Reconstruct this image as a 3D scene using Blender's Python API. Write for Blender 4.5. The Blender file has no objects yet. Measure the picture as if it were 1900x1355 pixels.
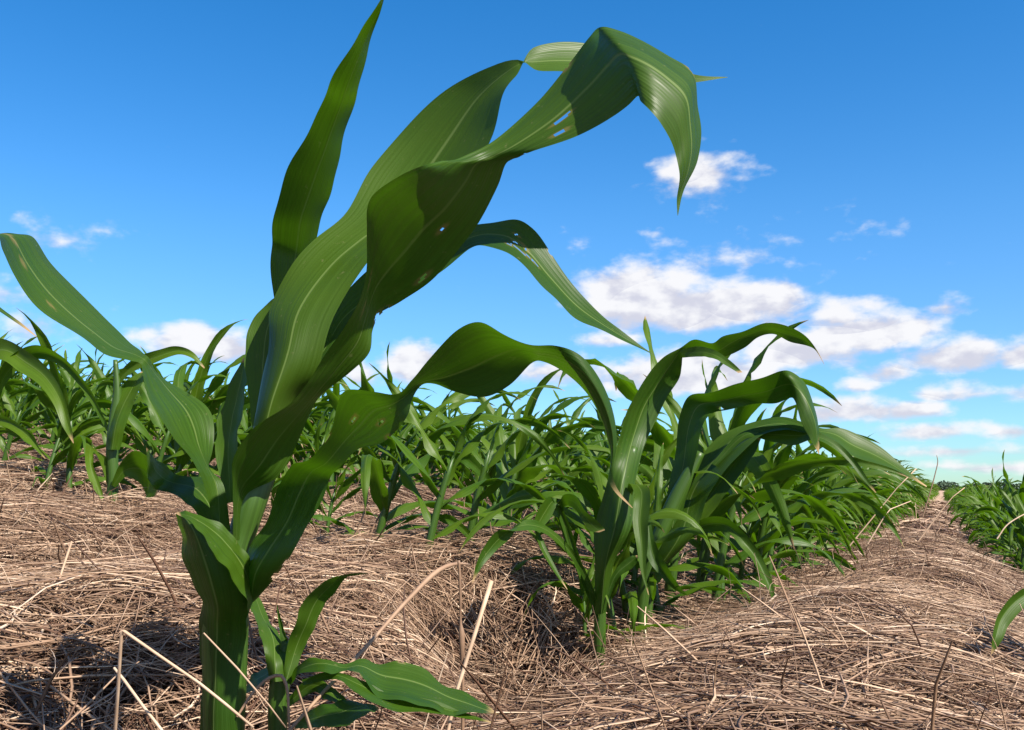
import bpy, math, random
import numpy as np
from mathutils import Vector, Matrix
RNG = np.random.default_rng(7)
random.seed(7)
D = bpy.data
scn = bpy.context.scene
COL = scn.collection

# ------------------------------------------------------------------ camera
FPX, CX, CY, HCAM = 1847.0, 950.0, 677.5, 0.30
PITCH = math.atan(233 / FPX)
cam_d = D.cameras.new("camera"); cam = D.objects.new("camera", cam_d); COL.objects.link(cam)
cam.location = (0, 0, HCAM); cam.rotation_euler = (math.pi / 2 + PITCH, 0, 0)
cam_d.sensor_width = 36.0; cam_d.lens = 36.0 * FPX / 1900.0
cam_d.clip_start = 0.02; cam_d.clip_end = 3000
scn.camera = cam
_cp, _sp = math.cos(PITCH), math.sin(PITCH)

def at(px, py, Y):
    """the point at distance Y in front of the viewpoint seen at photo pixel (px, py)"""
    a = (np.asarray(px, float) - CX) / FPX; b = (CY - np.asarray(py, float)) / FPX
    dy = _cp - b * _sp; dz = _sp + b * _cp
    t = np.asarray(Y, float) / dy
    return np.stack([a * t, dy * t, HCAM + dz * t], -1)

# ------------------------------------------------------------------ terrain
SR, CR = math.sin(math.radians(23.2)), math.cos(math.radians(23.2))
def perp(x, y): return CR * x - SR * y
def along(x, y): return SR * x + CR * y
def from_rows(p, s): return CR * p + SR * s, -SR * p + CR * s
ROW0, SPACING = -0.55, 0.90

def lumps(x, y):
    return (0.45 * np.sin(5.1 * x + 2.3 * y + 1.1) + 0.4 * np.sin(-3.3 * x + 6.2 * y + 0.4)
            + 0.3 * np.sin(11.0 * x - 7.0 * y + 2.0) + 0.25 * np.sin(9.0 * x + 14.0 * y) + 0.15 * np.sin(23 * x - 19 * y + .7))

def hollow_a(x, y): return np.exp(-(((x + 0.01) / 0.15) ** 2 + ((y - 1.70) / 0.27) ** 2) ** 2)
def hollow_b(x, y): return np.exp(-(((x + 0.42) / 0.20) ** 2 + ((y - 1.03) / 0.21) ** 2) ** 2)

def ground_z(x, y):
    x = np.asarray(x, float); y = np.asarray(y, float)
    p = perp(x, y); s = along(x, y)
    pl = np.where(p < -8, -8 - 6 * (1 - np.exp(np.minimum(p + 8, 0) / 6)), np.where(p > 0, 1.2 * (1 - np.exp(-np.maximum(p, 0) / 1.2)), p))
    base = -0.315 - 0.125 * (pl - ROW0)
    ph = (p - ROW0) / SPACING
    m = 0.5 - 0.5 * np.cos(2 * np.pi * ph)
    amp = 0.068 + 0.015 * np.sin(1.7 * s + 2.0 * np.floor(ph))
    far = np.exp(-np.maximum(np.hypot(x, y) - 30, 0) / 30)
    z = HCAM + base + (amp * m ** 0.7 + 0.024 * lumps(x, y) * (0.35 + 0.65 * m)) * far
    # the planting slot of the near row is washed out into a hollow beside the second plant
    z = z + 0.045 * np.exp(-((p + .02) / .26) ** 2) * np.exp(-(np.maximum(s - 2.4, 0) / 2.5) ** 2)   # the bank of straw in the near alley
    z = z - 0.135 * hollow_a(x, y)
    z = z - 0.04 * hollow_b(x, y)
    return z

# ------------------------------------------------------------------ helpers
def mesh_from(name, V, quads=None, tris=None, uv=None, smooth=True, attrs=None):
    me = D.meshes.new(name)
    V = np.asarray(V, np.float32)
    nq = 0 if quads is None else len(quads); nt = 0 if tris is None else len(tris)
    me.vertices.add(len(V)); me.vertices.foreach_set("co", V.ravel())
    parts = []
    if nq: parts.append(np.asarray(quads, np.int32).ravel())
    if nt: parts.append(np.asarray(tris, np.int32).ravel())
    idx = np.concatenate(parts)
    me.loops.add(len(idx)); me.loops.foreach_set("vertex_index", idx)
    me.polygons.add(nq + nt)
    ls = np.concatenate([np.arange(nq) * 4, nq * 4 + np.arange(nt) * 3]).astype(np.int32)
    me.polygons.foreach_set("loop_start", ls)
    me.polygons.foreach_set("use_smooth", np.full(nq + nt, smooth))
    if uv is not None:
        l = me.uv_layers.new(name="UVMap")
        l.data.foreach_set("uv", np.asarray(uv, np.float32)[idx].ravel())
    if attrs:
        for k, v in attrs.items():
            a = me.attributes.new(k, 'FLOAT', 'POINT'); a.data.foreach_set("value", np.asarray(v, np.float32))
    me.update(); me.validate()
    return me

def link(name, me, mat, parent=None):
    o = D.objects.new(name, me); COL.objects.link(o)
    if mat and not me.materials: me.materials.append(mat)
    if parent is not None: o.parent = parent
    return o

def tag(o, label=None, cat=None, group=None, kind=None):
    if label: o["label"] = label
    if cat: o["category"] = cat
    if group: o["group"] = group
    if kind: o["kind"] = kind
    return o

def empty(name, loc):
    o = D.objects.new(name, None); COL.objects.link(o); o.location = loc; o.empty_display_size = 0.05
    return o

def grid_faces(N, M):
    i = np.arange(N - 1)[:, None]; j = np.arange(M - 1)[None]
    a = i * M + j
    return np.stack([a, a + 1, a + M + 1, a + M], -1).reshape(-1, 4)

def catmull(P, N, dist=None):
    P = np.asarray(P, float)
    if dist is None: dist = P
    t = np.concatenate([[0], np.cumsum(np.maximum(np.linalg.norm(np.diff(dist, axis=0), axis=1), 1e-6) ** 0.75)])
    u = np.linspace(0, t[-1], N)
    k = np.clip(np.searchsorted(t, u, side='right') - 1, 0, len(P) - 2)
    # finite-difference tangents (non-uniform)
    m = np.zeros_like(P)
    h = np.diff(t)[:, None]; dl = np.diff(P, axis=0) / h
    m[0], m[-1] = dl[0], dl[-1]
    m[1:-1] = (dl[:-1] * h[1:] + dl[1:] * h[:-1]) / (h[1:] + h[:-1])
    hk = h[k]; x = ((u - t[k])[:, None]) / hk
    return ((2 * x**3 - 3 * x**2 + 1) * P[k] + (x**3 - 2 * x**2 + x) * hk * m[k]
            + (-2 * x**3 + 3 * x**2) * P[k + 1] + (x**3 - x**2) * hk * m[k + 1])

def tube(pts, radii, sides=10, N=None, cap=True):
    pts = np.asarray(pts, float); radii = np.asarray(radii, float)
    if N:
        R = catmull(np.c_[pts, radii], N, pts); pts, radii = R[:, :3], np.maximum(R[:, 3], 1e-5)
    n = len(pts)
    T = np.gradient(pts, axis=0); T /= np.linalg.norm(T, axis=1)[:, None]
    ref = np.array([0.3, 1, 0.1]) if abs(T[0][2]) > .5 else np.array([0., 0., 1.])
    U = np.cross(T, ref); U /= np.linalg.norm(U, axis=1)[:, None]
    W = np.cross(T, U)
    a = np.linspace(0, 2 * np.pi, sides, endpoint=False)
    V = pts[:, None] + radii[:, None, None] * (np.cos(a)[None, :, None] * U[:, None] + np.sin(a)[None, :, None] * W[:, None])
    V = V.reshape(-1, 3)
    i = np.arange(n - 1)[:, None]; j = np.arange(sides)[None]; jn = (j + 1) % sides
    q = np.stack([i * sides + j, i * sides + jn, (i + 1) * sides + jn, (i + 1) * sides + j], -1).reshape(-1, 4)
    uv = np.stack(np.broadcast_arrays(np.arange(sides)[None] / sides, np.linspace(0, .9, n)[:, None]), -1).reshape(-1, 2)
    tr = []
    if cap:
        V = np.vstack([V, pts[-1:]]); uv = np.vstack([uv, [[.5, .9]]])
        for k in range(sides): tr.append(((n - 1) * sides + k, (n - 1) * sides + (k + 1) % sides, len(V) - 1))
    return V, q, tr, uv

# ------------------------------------------------------------------ materials
class NT:
    def __init__(s, tree): s.t = tree; tree.nodes.clear()
    def n(s, typ, **kw):
        nd = s.t.nodes.new(typ)
        for k, v in kw.items():
            if k.startswith('i_'): nd.inputs[int(k[2:]) if k[2:].isdigit() else k[2:].replace('_', ' ')].default_value = v
            else: setattr(nd, k, v)
        return nd
    def l(s, a, b): s.t.links.new(a, b)
    def math(s, op, a, b=None, clamp=False):
        nd = s.t.nodes.new('ShaderNodeMath'); nd.operation = op; nd.use_clamp = clamp
        for k, v in ((0, a), (1, b)):
            if v is None: continue
            if isinstance(v, (int, float)): nd.inputs[k].default_value = v
            else: s.l(v, nd.inputs[k])
        return nd.outputs[0]
    def maprange(s, v, a, b, c=0., d=1., smooth=True):
        nd = s.t.nodes.new('ShaderNodeMapRange'); nd.interpolation_type = 'SMOOTHSTEP' if smooth else 'LINEAR'
        s.l(v, nd.inputs[0])
        for k, x in enumerate((a, b, c, d)): nd.inputs[k + 1].default_value = x
        return nd.outputs[0]
    def mix(s, f, a, b):
        nd = s.t.nodes.new('ShaderNodeMix'); nd.data_type = 'RGBA'
        for k, v in ((0, f), (6, a), (7, b)):
            if isinstance(v, (int, float)): nd.inputs[k].default_value = v
            elif isinstance(v, tuple): nd.inputs[k].default_value = (*v, 1)
            else: s.l(v, nd.inputs[k])
        return nd.outputs[2]

def new_mat(name):
    m = D.materials.new(name); m.use_nodes = True
    return m, NT(m.node_tree)

def leaf_material(name, top, trans, rough=0.42, veins=1.0, tfac=0.42):
    m, T = new_mat(name)
    uvn = T.n('ShaderNodeUVMap', uv_map='UVMap'); sep = T.n('ShaderNodeSeparateXYZ'); T.l(uvn.outputs[0], sep.inputs[0])
    u, v = sep.outputs[0], sep.outputs[1]
    oi = T.n('ShaderNodeObjectInfo')
    rnd = oi.outputs['Random']
    comb = T.n('ShaderNodeCombineXYZ')
    T.l(T.math('MULTIPLY', u, 34.0), comb.inputs[0]); T.l(T.math('MULTIPLY', v, 2.2), comb.inputs[1]); T.l(T.math('MULTIPLY', rnd, 50.), comb.inputs[2])
    st = T.n('ShaderNodeTexNoise', i_Scale=1.0, i_Detail=2.0); T.l(comb.outputs[0], st.inputs['Vector'])
    geo = T.n('ShaderNodeNewGeometry')
    blot = T.n('ShaderNodeTexNoise', i_Scale=14.0, i_Detail=3.0); T.l(geo.outputs['Position'], blot.inputs['Vector'])
    # midrib
    dist = T.math('ABSOLUTE', T.math('SUBTRACT', u, 0.5))
    rib = T.maprange(dist, 0.007, 0.024, 1., 0.)
    # dry tip
    tipn = T.math('ADD', v, T.math('MULTIPLY', T.math('SUBTRACT', st.outputs[0], .5), .05))
    tip = T.maprange(tipn, 0.945, 0.985, 0., 1.)
    # pale insect scars, drawn out along the veins
    comb2 = T.n('ShaderNodeCombineXYZ')
    T.l(T.math('MULTIPLY', u, 9.0), comb2.inputs[0]); T.l(T.math('MULTIPLY', v, 16.), comb2.inputs[1]); T.l(T.math('MULTIPLY', rnd, 91.), comb2.inputs[2])
    sc = T.n('ShaderNodeTexNoise', i_Scale=1.0, i_Detail=4.0, i_Roughness=.65); T.l(comb2.outputs[0], sc.inputs['Vector'])
    scar = T.maprange(sc.outputs[0], 0.735, 0.775, 0., 0.75)
    c = T.mix(T.maprange(st.outputs[0], .35, .65), tuple(x * .80 for x in top), tuple(x * 1.12 for x in top))
    c = T.mix(T.maprange(blot.outputs[0], .38, .66, 0., .55), c, (top[0] * 1.5, top[1] * 1.15, top[2] * .9))
    c = T.mix(T.math('MULTIPLY', T.math('SUBTRACT', rnd, .3, True), .75), c, (top[0] * 2.0, top[1] * 1.4, top[2] * 1.2))
    c = T.mix(T.maprange(rnd, .0, .25, .45, 0.), c, (top[0] * .6, top[1] * .72, top[2] * 1.2))
    c = T.mix(T.math('MULTIPLY', rib, .8), c, (.135, .20, .05))
    c = T.mix(scar, c, (.36, .34, .20))
    c = T.mix(tip, c, (.40, .27, .13))
    rim = T.n('ShaderNodeAttribute', attribute_name='rim'); rimf = T.math('MULTIPLY', rim.outputs['Fac'], .8)
    c = T.mix(rimf, c, (.26, .19, .07))
    spk = T.n('ShaderNodeTexNoise', i_Scale=170.0, i_Detail=3.0, i_Roughness=.6); T.l(geo.outputs['Position'], spk.inputs['Vector'])
    c = T.mix(T.maprange(spk.outputs[0], .66, .74, 0., .35), c, (.20, .19, .08))
    tc = T.mix(T.maprange(st.outputs[0], .35, .65), tuple(x * .88 for x in trans), tuple(x * 1.08 for x in trans))
    tc = T.mix(T.math('MULTIPLY', rib, .5), tc, tuple(x * .55 for x in trans))
    tc = T.mix(scar, tc, (.42, .40, .2)); tc = T.mix(rimf, tc, (.2, .12, .02)); tc = T.mix(tip, tc, (.35, .22, .08))
    bp = T.n('ShaderNodeBump', i_Strength=.14 * veins, i_Distance=.0012)
    hgt = T.math('ADD', T.math('MULTIPLY', T.math('SINE', T.math('MULTIPLY', u, 2 * math.pi * 23)), .25), T.math('ADD', T.math('MULTIPLY', st.outputs[0], 2.0), T.math('MULTIPLY', rib, -2.5)))
    T.l(hgt, bp.inputs['Height'])
    P = T.n('ShaderNodeBsdfPrincipled', i_Roughness=rough); T.l(c, P.inputs['Base Color']); T.l(bp.outputs[0], P.inputs['Normal'])
    P.inputs['Specular IOR Level'].default_value = .26
    rr = T.maprange(st.outputs[0], .3, .7, rough - .08, rough + .12); T.l(rr, P.inputs['Roughness'])
    tr = T.n('ShaderNodeBsdfTranslucent'); T.l(tc, tr.inputs[0])
    mx = T.n('ShaderNodeMixShader', i_0=tfac); T.l(P.outputs[0], mx.inputs[1]); T.l(tr.outputs[0], mx.inputs[2])
    out = T.n('ShaderNodeOutputMaterial'); T.l(mx.outputs[0], out.inputs[0])
    return m

M_leaf = leaf_material("corn_leaf", (.029, .077, .0042), (.060, .158, .0022), rough=.47, tfac=.33)
M_leaf_far = leaf_material("corn_leaf_field", (.044, .104, .005), (.090, .212, .003), rough=.43, tfac=.36)

def stem_material():
    m, T = new_mat("corn_stem")
    uvn = T.n('ShaderNodeUVMap', uv_map='UVMap'); sep = T.n('ShaderNodeSeparateXYZ'); T.l(uvn.outputs[0], sep.inputs[0])
    comb = T.n('ShaderNodeCombineXYZ'); T.l(T.math('MULTIPLY', sep.outputs[0], 40.), comb.inputs[0]); T.l(T.math('MULTIPLY', sep.outputs[1], 3.), comb.inputs[1])
    st = T.n('ShaderNodeTexNoise', i_Scale=1.0, i_Detail=3.0); T.l(comb.outputs[0], st.inputs['Vector'])
    c = T.mix(T.maprange(st.outputs[0], .35, .65), (.034, .078, .007), (.050, .112, .012))
    P = T.n('ShaderNodeBsdfPrincipled', i_Roughness=.42); T.l(c, P.inputs['Base Color'])
    bp = T.n('ShaderNodeBump', i_Strength=.10, i_Distance=.001); T.l(st.outputs[0], bp.inputs['Height']); T.l(bp.outputs[0], P.inputs['Normal'])
    tr = T.n('ShaderNodeBsdfTranslucent', i_0=(.08, .22, .01, 1))
    mx = T.n('ShaderNodeMixShader', i_0=.2); T.l(P.outputs[0], mx.inputs[1]); T.l(tr.outputs[0], mx.inputs[2])
    out = T.n('ShaderNodeOutputMaterial'); T.l(mx.outputs[0], out.inputs[0])
    return m
M_stem = stem_material()

def straw_material(name, thick=False):
    m, T = new_mat(name)
    at_ = T.n('ShaderNodeAttribute', attribute_name='tint')
    geo = T.n('ShaderNodeNewGeometry')
    nz = T.n('ShaderNodeTexNoise', i_Scale=60.0, i_Detail=2.0); T.l(geo.outputs['Position'], nz.inputs['Vector'])
    f = T.math('ADD', at_.outputs['Fac'], T.math('MULTIPLY', T.math('SUBTRACT', nz.outputs[0], .5), .35))
    cr = T.n('ShaderNodeValToRGB'); T.l(f, cr.inputs[0])
    e = cr.color_ramp.elements
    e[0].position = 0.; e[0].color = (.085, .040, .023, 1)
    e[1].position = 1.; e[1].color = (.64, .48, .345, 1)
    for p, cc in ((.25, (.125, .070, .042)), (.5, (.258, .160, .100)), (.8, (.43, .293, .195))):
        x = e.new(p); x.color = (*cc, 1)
    P = T.n('ShaderNodeBsdfPrincipled', i_Roughness=.55); T.l(cr.outputs[0], P.inputs['Base Color'])
    P.inputs['Specular IOR Level'].default_value = .35
    out = T.n('ShaderNodeOutputMaterial'); T.l(P.outputs[0], out.inputs[0])
    return m
M_straw = straw_material("dry_straw")

def ground_material():
    m, T = new_mat("soil_under_straw")
    geo = T.n('ShaderNodeNewGeometry')
    n1 = T.n('ShaderNodeTexNoise', i_Scale=90.0, i_Detail=6.0, i_Roughness=.7); T.l(geo.outputs['Position'], n1.inputs['Vector'])
    n2 = T.n('ShaderNodeTexNoise', i_Scale=3.0, i_Detail=4.0); T.l(geo.outputs['Position'], n2.inputs['Vector'])
    d = T.n('ShaderNodeVectorMath', operation='LENGTH'); T.l(geo.outputs['Position'], d.inputs[0])
    c = T.mix(T.maprange(n1.outputs[0], .35, .7), (.028, .016, .011), (.13, .075, .048))
    c = T.mix(T.maprange(n2.outputs[0], .35, .7, 0., .5), c, (.10, .055, .036))
    # beyond the loose straw that is modelled strand by strand the soil is straw-coloured all over
    c = T.mix(T.maprange(d.outputs['Value'], 12., 30., 0., .9), c, T.mix(n1.outputs[0], (.22, .14, .09), (.50, .34, .23)))
    P = T.n('ShaderNodeBsdfPrincipled', i_Roughness=.9); T.l(c, P.inputs['Base Color'])
    bp = T.n('ShaderNodeBump', i_Strength=.8, i_Distance=.01); T.l(n1.outputs[0], bp.inputs['Height']); T.l(bp.outputs[0], P.inputs['Normal'])
    out = T.n('ShaderNodeOutputMaterial'); T.l(P.outputs[0], out.inputs[0])
    return m
M_ground = ground_material()

# ------------------------------------------------------------------ ground sheet
def build_ground():
    u = np.linspace(-1, 1, 330)
    xs = 0.2 + 900 * np.sinh(u * 8.4) / math.sinh(8.4) + u * 4.0
    v = np.linspace(0, 1, 420)
    ys = -6.0 + 7.0 * v / .42 * (v < .42) + (v >= .42) * (7.0 + 4.5 * (v - .42) / .58 + 1500 * np.sinh(np.maximum(v - .42, 0) / .58 * 8) / math.sinh(8))
    X, Y = np.meshgrid(xs, ys, indexing='ij')
    Z = ground_z(X, Y)
    V = np.stack([X, Y, Z], -1).reshape(-1, 3)
    f = grid_faces(len(xs), len(ys))[:, ::-1]
    o = link("ground", mesh_from("ground", V, f), M_ground)
    tag(o, "brown soil of the sloping field under the straw mulch", None, None, "structure")
build_ground()

# ------------------------------------------------------------------ straw mulch (nobody could count it)
def strands(N, rmin, rmax, power, K, tube_sides, length, width, hmax, upright, seed, half_angle=50, dens=None):
    r_ = np.random.default_rng(seed)
    q = 2 - power
    r = (rmin**q + r_.random(N) * (rmax**q - rmin**q)) ** (1 / q)
    a = np.radians((r_.random(N) * 2 - 1) * half_angle)
    x, y = r * np.sin(a), r * np.cos(a)
    keep = r_.random(N) < (1 - .75 * np.exp(-((((perp(x, y) - ROW0 + SPACING / 2) % SPACING) - SPACING / 2) / .07) ** 2))
    keep &= r_.random(N) < 1 - .80 * np.maximum(hollow_a(x, y), .8 * hollow_b(x, y)) ** 1.5
    x, y, r = x[keep], y[keep], r[keep]; N = len(x)
    p = perp(x, y); ph = ((p - ROW0) / SPACING) % 1
    # combed swirls: neighbouring straws lie roughly the same way
    flow = 1.5 * np.sin(1.9 * x + 1.1 * y + 1.3) + 1.3 * np.sin(-1.2 * x + 2.6 * y) + .9 * np.sin(5.3 * x + 3.1 * y + .5) + 2.6
    phi = flow + r_.normal(0, .75, N) + np.where(r_.random(N) < .45, r_.uniform(-1.6, 1.6, N), 0)
    L = length[0] + (length[1] - length[0]) * r_.random(N) ** 1.5
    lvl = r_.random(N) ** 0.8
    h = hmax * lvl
    tilt = r_.normal(0, .10, N)
    h = h * (.25 + .75 * np.sin(np.pi * ph) ** .8)
    up = r_.random(N) < upright
    tilt = np.where(up, np.radians(r_.uniform(20, 75, N)), tilt)
    L = np.where(up, L * .55, L)
    bend = r_.normal(0, .22, N) * L
    sag = -np.abs(r_.normal(0, .035, N)) * L
    t = np.linspace(-.5, .5, K)[None]
    ct = np.cos(tilt)[:, None]
    c, s = np.cos(phi)[:, None], np.sin(phi)[:, None]
    lt = L[:, None] * t
    off = bend[:, None] * (4 * t * t - 1) * .5
    px = x[:, None] + lt * ct * c - off * s
    py = y[:, None] + lt * ct * s + off * c
    tt = np.where(up[:, None], t + .5, t)
    gz0 = ground_z(x, y)[:, None]
    gz = np.where(up[:, None], gz0, .75 * ground_z(px, py) + .25 * gz0)
    pz = gz + h[:, None] * np.where(up[:, None], .4, 1) + L[:, None] * tt * np.sin(tilt)[:, None] + sag[:, None] * 4 * t * t
    P = np.stack([px, py, pz], -1)
    w = (width[0] + (width[1] - width[0]) * r_.random(N) ** 2.2)
    if callable(dens): w = w * dens(r)
    T = P[:, -1] - P[:, 0]; T /= np.linalg.norm(T, axis=1)[:, None]
    ref = np.tile([0., 0., 1.], (N, 1)); ref[up] = [.6, -.8, 0]
    U = np.cross(T, ref); U /= np.maximum(np.linalg.norm(U, axis=1)[:, None], 1e-6); W = np.cross(U, T)
    tint = np.clip(.09 + .46 * lvl + r_.normal(0, .24, N) + .10 * np.sin(1.3 * x + 2 * y) * np.sin(2.1 * x - 1.7 * y), 0.02, 1)  # low strands tinted darker: shade between straws put into their colour
    taper = 1 - .5 * np.abs(np.linspace(-1, 1, K)) ** 4
    if tube_sides:
        S = tube_sides
        ang = np.linspace(0, 2 * np.pi, S, endpoint=False)[None] + r_.uniform(0, 6.28, N)[:, None]
        ring = (np.cos(ang)[..., None] * U[:, None] + .75 * np.sin(ang)[..., None] * W[:, None]) * (w * .5)[:, None, None]
        V = P[:, :, None] + ring[:, None] * taper[None, :, None, None]
        base = (np.arange(N) * K * S)[:, None, None]
        i = np.arange(K - 1)[None, :, None]; j = np.arange(S)[None, None]; jn = (j + 1) % S
        q = np.stack([base + i * S + j, base + i * S + jn, base + (i + 1) * S + jn, base + (i + 1) * S + j], -1).reshape(-1, 4)
        tn = np.repeat(tint, K * S)
    else:
        roll = r_.normal(0, .6, N)
        B = (np.cos(roll)[:, None] * U + np.sin(roll)[:, None] * W) * (w * .5)[:, None]
        V = np.stack([P - B[:, None] * taper[None, :, None], P + B[:, None] * taper[None, :, None]], 2)
        base = (np.arange(N) * K * 2)[:, None]
        i = np.arange(K - 1)[None]
        q = np.stack([base + i * 2, base + i * 2 + 1, base + i * 2 + 3, base + i * 2 + 2], -1).reshape(-1, 4)
        tn = np.repeat(tint, K * 2)
    return V.reshape(-1, 3), q, tn

def build_straw():
    VS, QS, TS, n = [], [], [], 0
    for a in (
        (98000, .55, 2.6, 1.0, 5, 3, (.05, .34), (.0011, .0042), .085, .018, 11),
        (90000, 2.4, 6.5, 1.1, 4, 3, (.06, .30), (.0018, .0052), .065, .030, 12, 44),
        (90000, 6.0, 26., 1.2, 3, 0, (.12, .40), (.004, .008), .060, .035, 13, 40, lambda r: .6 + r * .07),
    ):
        V, q, t = strands(*a)
        VS.append(V); QS.append(q + n); TS.append(t); n += len(V)
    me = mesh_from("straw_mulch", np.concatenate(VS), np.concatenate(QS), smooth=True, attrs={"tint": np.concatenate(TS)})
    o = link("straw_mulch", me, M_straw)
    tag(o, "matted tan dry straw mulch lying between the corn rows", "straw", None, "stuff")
build_straw()

# ------------------------------------------------------------------ leaves traced as free surfaces in space
def sheet_leaf(name, rows, parent, mat, holes=(), N=110, M=15, seed=0, rip=.0022, tip=True, lean=None, spots=()):
    """rows: (ax, ay, bx, by, Ya, Yb, keel): the two edges of the blade with their distances, and how far the midrib dips (m)"""
    R = np.array([list(r) + [0] * (7 - len(r)) for r in rows], float)
    if lean:   # the blade comes toward the viewer between two of its sections
        dd = lean[2] * np.clip((np.arange(len(R)) - lean[0]) / (lean[1] - lean[0]), 0, 1)
        R[:, 4] += dd; R[:, 5] += dd
    A = at(R[:, 0], R[:, 1], R[:, 4]); B = at(R[:, 2], R[:, 3], R[:, 5])
    C = catmull(np.c_[A, B, R[:, 6:7]], N, np.c_[A, B] )
    A, B, k = C[:, :3], C[:, 3:6], C[:, 6]
    j = np.linspace(0, 1, M)
    mid = (A + B) / 2; wv = B - A; wl = np.linalg.norm(wv, axis=1)
    T = np.gradient(mid, axis=0); T /= np.maximum(np.linalg.norm(T, axis=1)[:, None], 1e-9)
    nrm = np.cross(wv, T); ln = np.linalg.norm(nrm, axis=1)[:, None]; nrm /= np.maximum(ln, 1e-9)
    # keep the fold on a consistent side: positive keel pushes the midrib away from the viewpoint
    flip = np.sign(nrm[:, 1]); flip[flip == 0] = 1
    r_ = np.random.default_rng(seed + 100)
    if N <= 80: rip = rip * .45
    prof = 1 - np.abs(2 * j - 1) ** 1.35
    s = np.linspace(0, 1, N)
    G = A[:, None] * (1 - j)[None, :, None] + B[:, None] * j[None, :, None]
    soft = np.clip(ln[:, 0] / np.maximum(ln[:, 0].max() * .25, 1e-9), 0, 1)
    G = G + np.array([0, 1, 0.0])[None, None] * (k[:, None] * prof[None])[..., None] 
    # gentle waves running along each margin
    for side in (0, 1):
        f = r_.uniform(16, 26); p0 = r_.uniform(0, 6.28); f2 = r_.uniform(35, 50)
        edge = ((j if side else 1 - j) ** 3)[None]
        wave = (np.sin(f * s + p0) + .5 * np.sin(f2 * s + 2 * p0))[:, None] * edge * rip * np.clip(wl / .03, 0, 1)[:, None]
        G = G + nrm[:, None] * wave[..., None]
    # fine pleats along the veins
    pl = .00012 * np.sin(j * 2 * np.pi * 7)[None] * np.clip(wl / .04, 0, 1)[:, None]
    G = G + nrm[:, None] * pl[..., None]
    q = grid_faces(N, M); rimv = None
    if holes or spots:
        cu = ((np.arange(M - 1) + .5) / (M - 1))[None]; cv = ((np.arange(N - 1) + .5) / (N - 1))[:, None]
        kill = np.zeros((N - 1, M - 1), bool)
        for hu, hv, du, dv in holes: kill |= ((cu - hu) / du) ** 2 + ((cv - hv) / dv) ** 2 + r_.normal(0, .4, kill.shape) < 1.1
        q = q[~kill.ravel()]
        s_ = np.linspace(0, 1, N)[:, None]; e = np.full((N, M), 9.0)
        for hu, hv, du, dv in tuple(holes) + tuple(spots): e = np.minimum(e, ((j[None] - hu) / (du + .012)) ** 2 + ((s_ - hv) / (dv + .004)) ** 2)
        rimv = .7 * np.clip(1.5 - e * .8, 0, 1).ravel()
    vmax = 1.0 if tip else .93
    uv = np.stack(np.broadcast_arrays(j[None], s[:, None] * vmax), -1).reshape(-1, 2)
    V = G.reshape(-1, 3)
    if parent is not None: V = V - np.array(parent.location)
    return link(name, mesh_from(name, V, q, uv=uv, attrs=None if rimv is None else {"rim": rimv}), mat, parent)

def stem_from(name, pts, parent, mat, N=50, sides=16, ring=()):
    """pts: (px, py, Y, radius in px)"""
    R = np.array(pts, float)
    P = at(R[:, 0], R[:, 1], R[:, 2]) - np.array(parent.location)
    V, q, t, uv = tube(P, R[:, 3] / FPX * R[:, 2], sides, N)
    return link(name, mesh_from(name, V, q, t, uv), mat, parent)

# ---- the tall wind-bent plant
hb = at(416, 1420, .80); hb[2] = ground_z(hb[0], hb[1])
hero = empty("corn_plant", hb)
tag(hero, "tall corn plant close up, its broad wind-bent leaves arching over the sky", "corn plant", "corn plants")
stem_from("stem", [(416, 1470, .80, 33), (416, 1355, .80, 36), (417, 1250, .80, 39), (418, 1160, .80, 41), (418, 1134, .80, 41), (420, 1118, .80, 39), (426, 1060, .80, 34),
                   (446, 1000, .80, 26), (468, 930, .80, 27), (490, 850, .81, 30), (507, 770, .815, 32), (524, 690, .82, 34), (548, 610, .82, 35)], hero, M_stem, 70, 20)
L = lambda rows, seed, **k: sheet_leaf("leaf", rows, hero, M_leaf, seed=seed, **k)
# upright leaf rising to the top of the picture
L([(500, 700, 545, 690, .86, .85, .01), (507, 549, 562, 540, .88, .86, .012), (505, 461, 582, 470, .885, .86, .014), (503, 432, 592, 430, .885, .86, .014), (507, 399, 598, 395, .88, .86, .014), (537, 314, 620, 335, .87, .85, .013),
   (570, 244, 637, 270, .855, .84, .011), (600, 185, 653, 203, .84, .83, .01), (617, 148, 663, 165, .83, .82, .009), (655, 77, 686, 88, .81, .80, .006), (698, 12, 713, 0, .785, .785, .003), (724, -32, 726, -30, .77, .77, 0)], 1, lean=(2, 11, -.11))
# broad whorl leaf bending right, twisting at its end, tip beyond the drooping leaf
L([(470, 790, 535, 800, .80, .81, -.018), (480, 752, 550, 748, .80, .81, -.02), (498, 630, 590, 690, .815, .80, -.018), (503, 572, 622, 590, .83, .80, -.012), (544, 494, 690, 480, .84, .81, .006), (588, 446, 735, 445, .85, .815, .01), (636, 398, 790, 405, .86, .82, .014),
   (691, 306, 870, 335, .885, .83, .018), (754, 232, 913, 258, .89, .83, .018), (843, 162, 935, 181, .88, .83, .012), (905, 128, 950, 150, .86, .83, .006), (962, 112, 966, 124, .84, .835, .001),
   (1000, 132, 990, 92, .83, .85, .004), (1040, 138, 1030, 79, .83, .86, .006), (1095, 142, 1085, 80, .84, .87, .006), (1160, 150, 1165, 100, .85, .88, .004), (1230, 152, 1235, 122, .86, .88, .002), (1295, 151, 1297, 141, .865, .87, 0), (1350, 144, 1350, 143, .87, .87, 0)], 2, tip=False)
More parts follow.
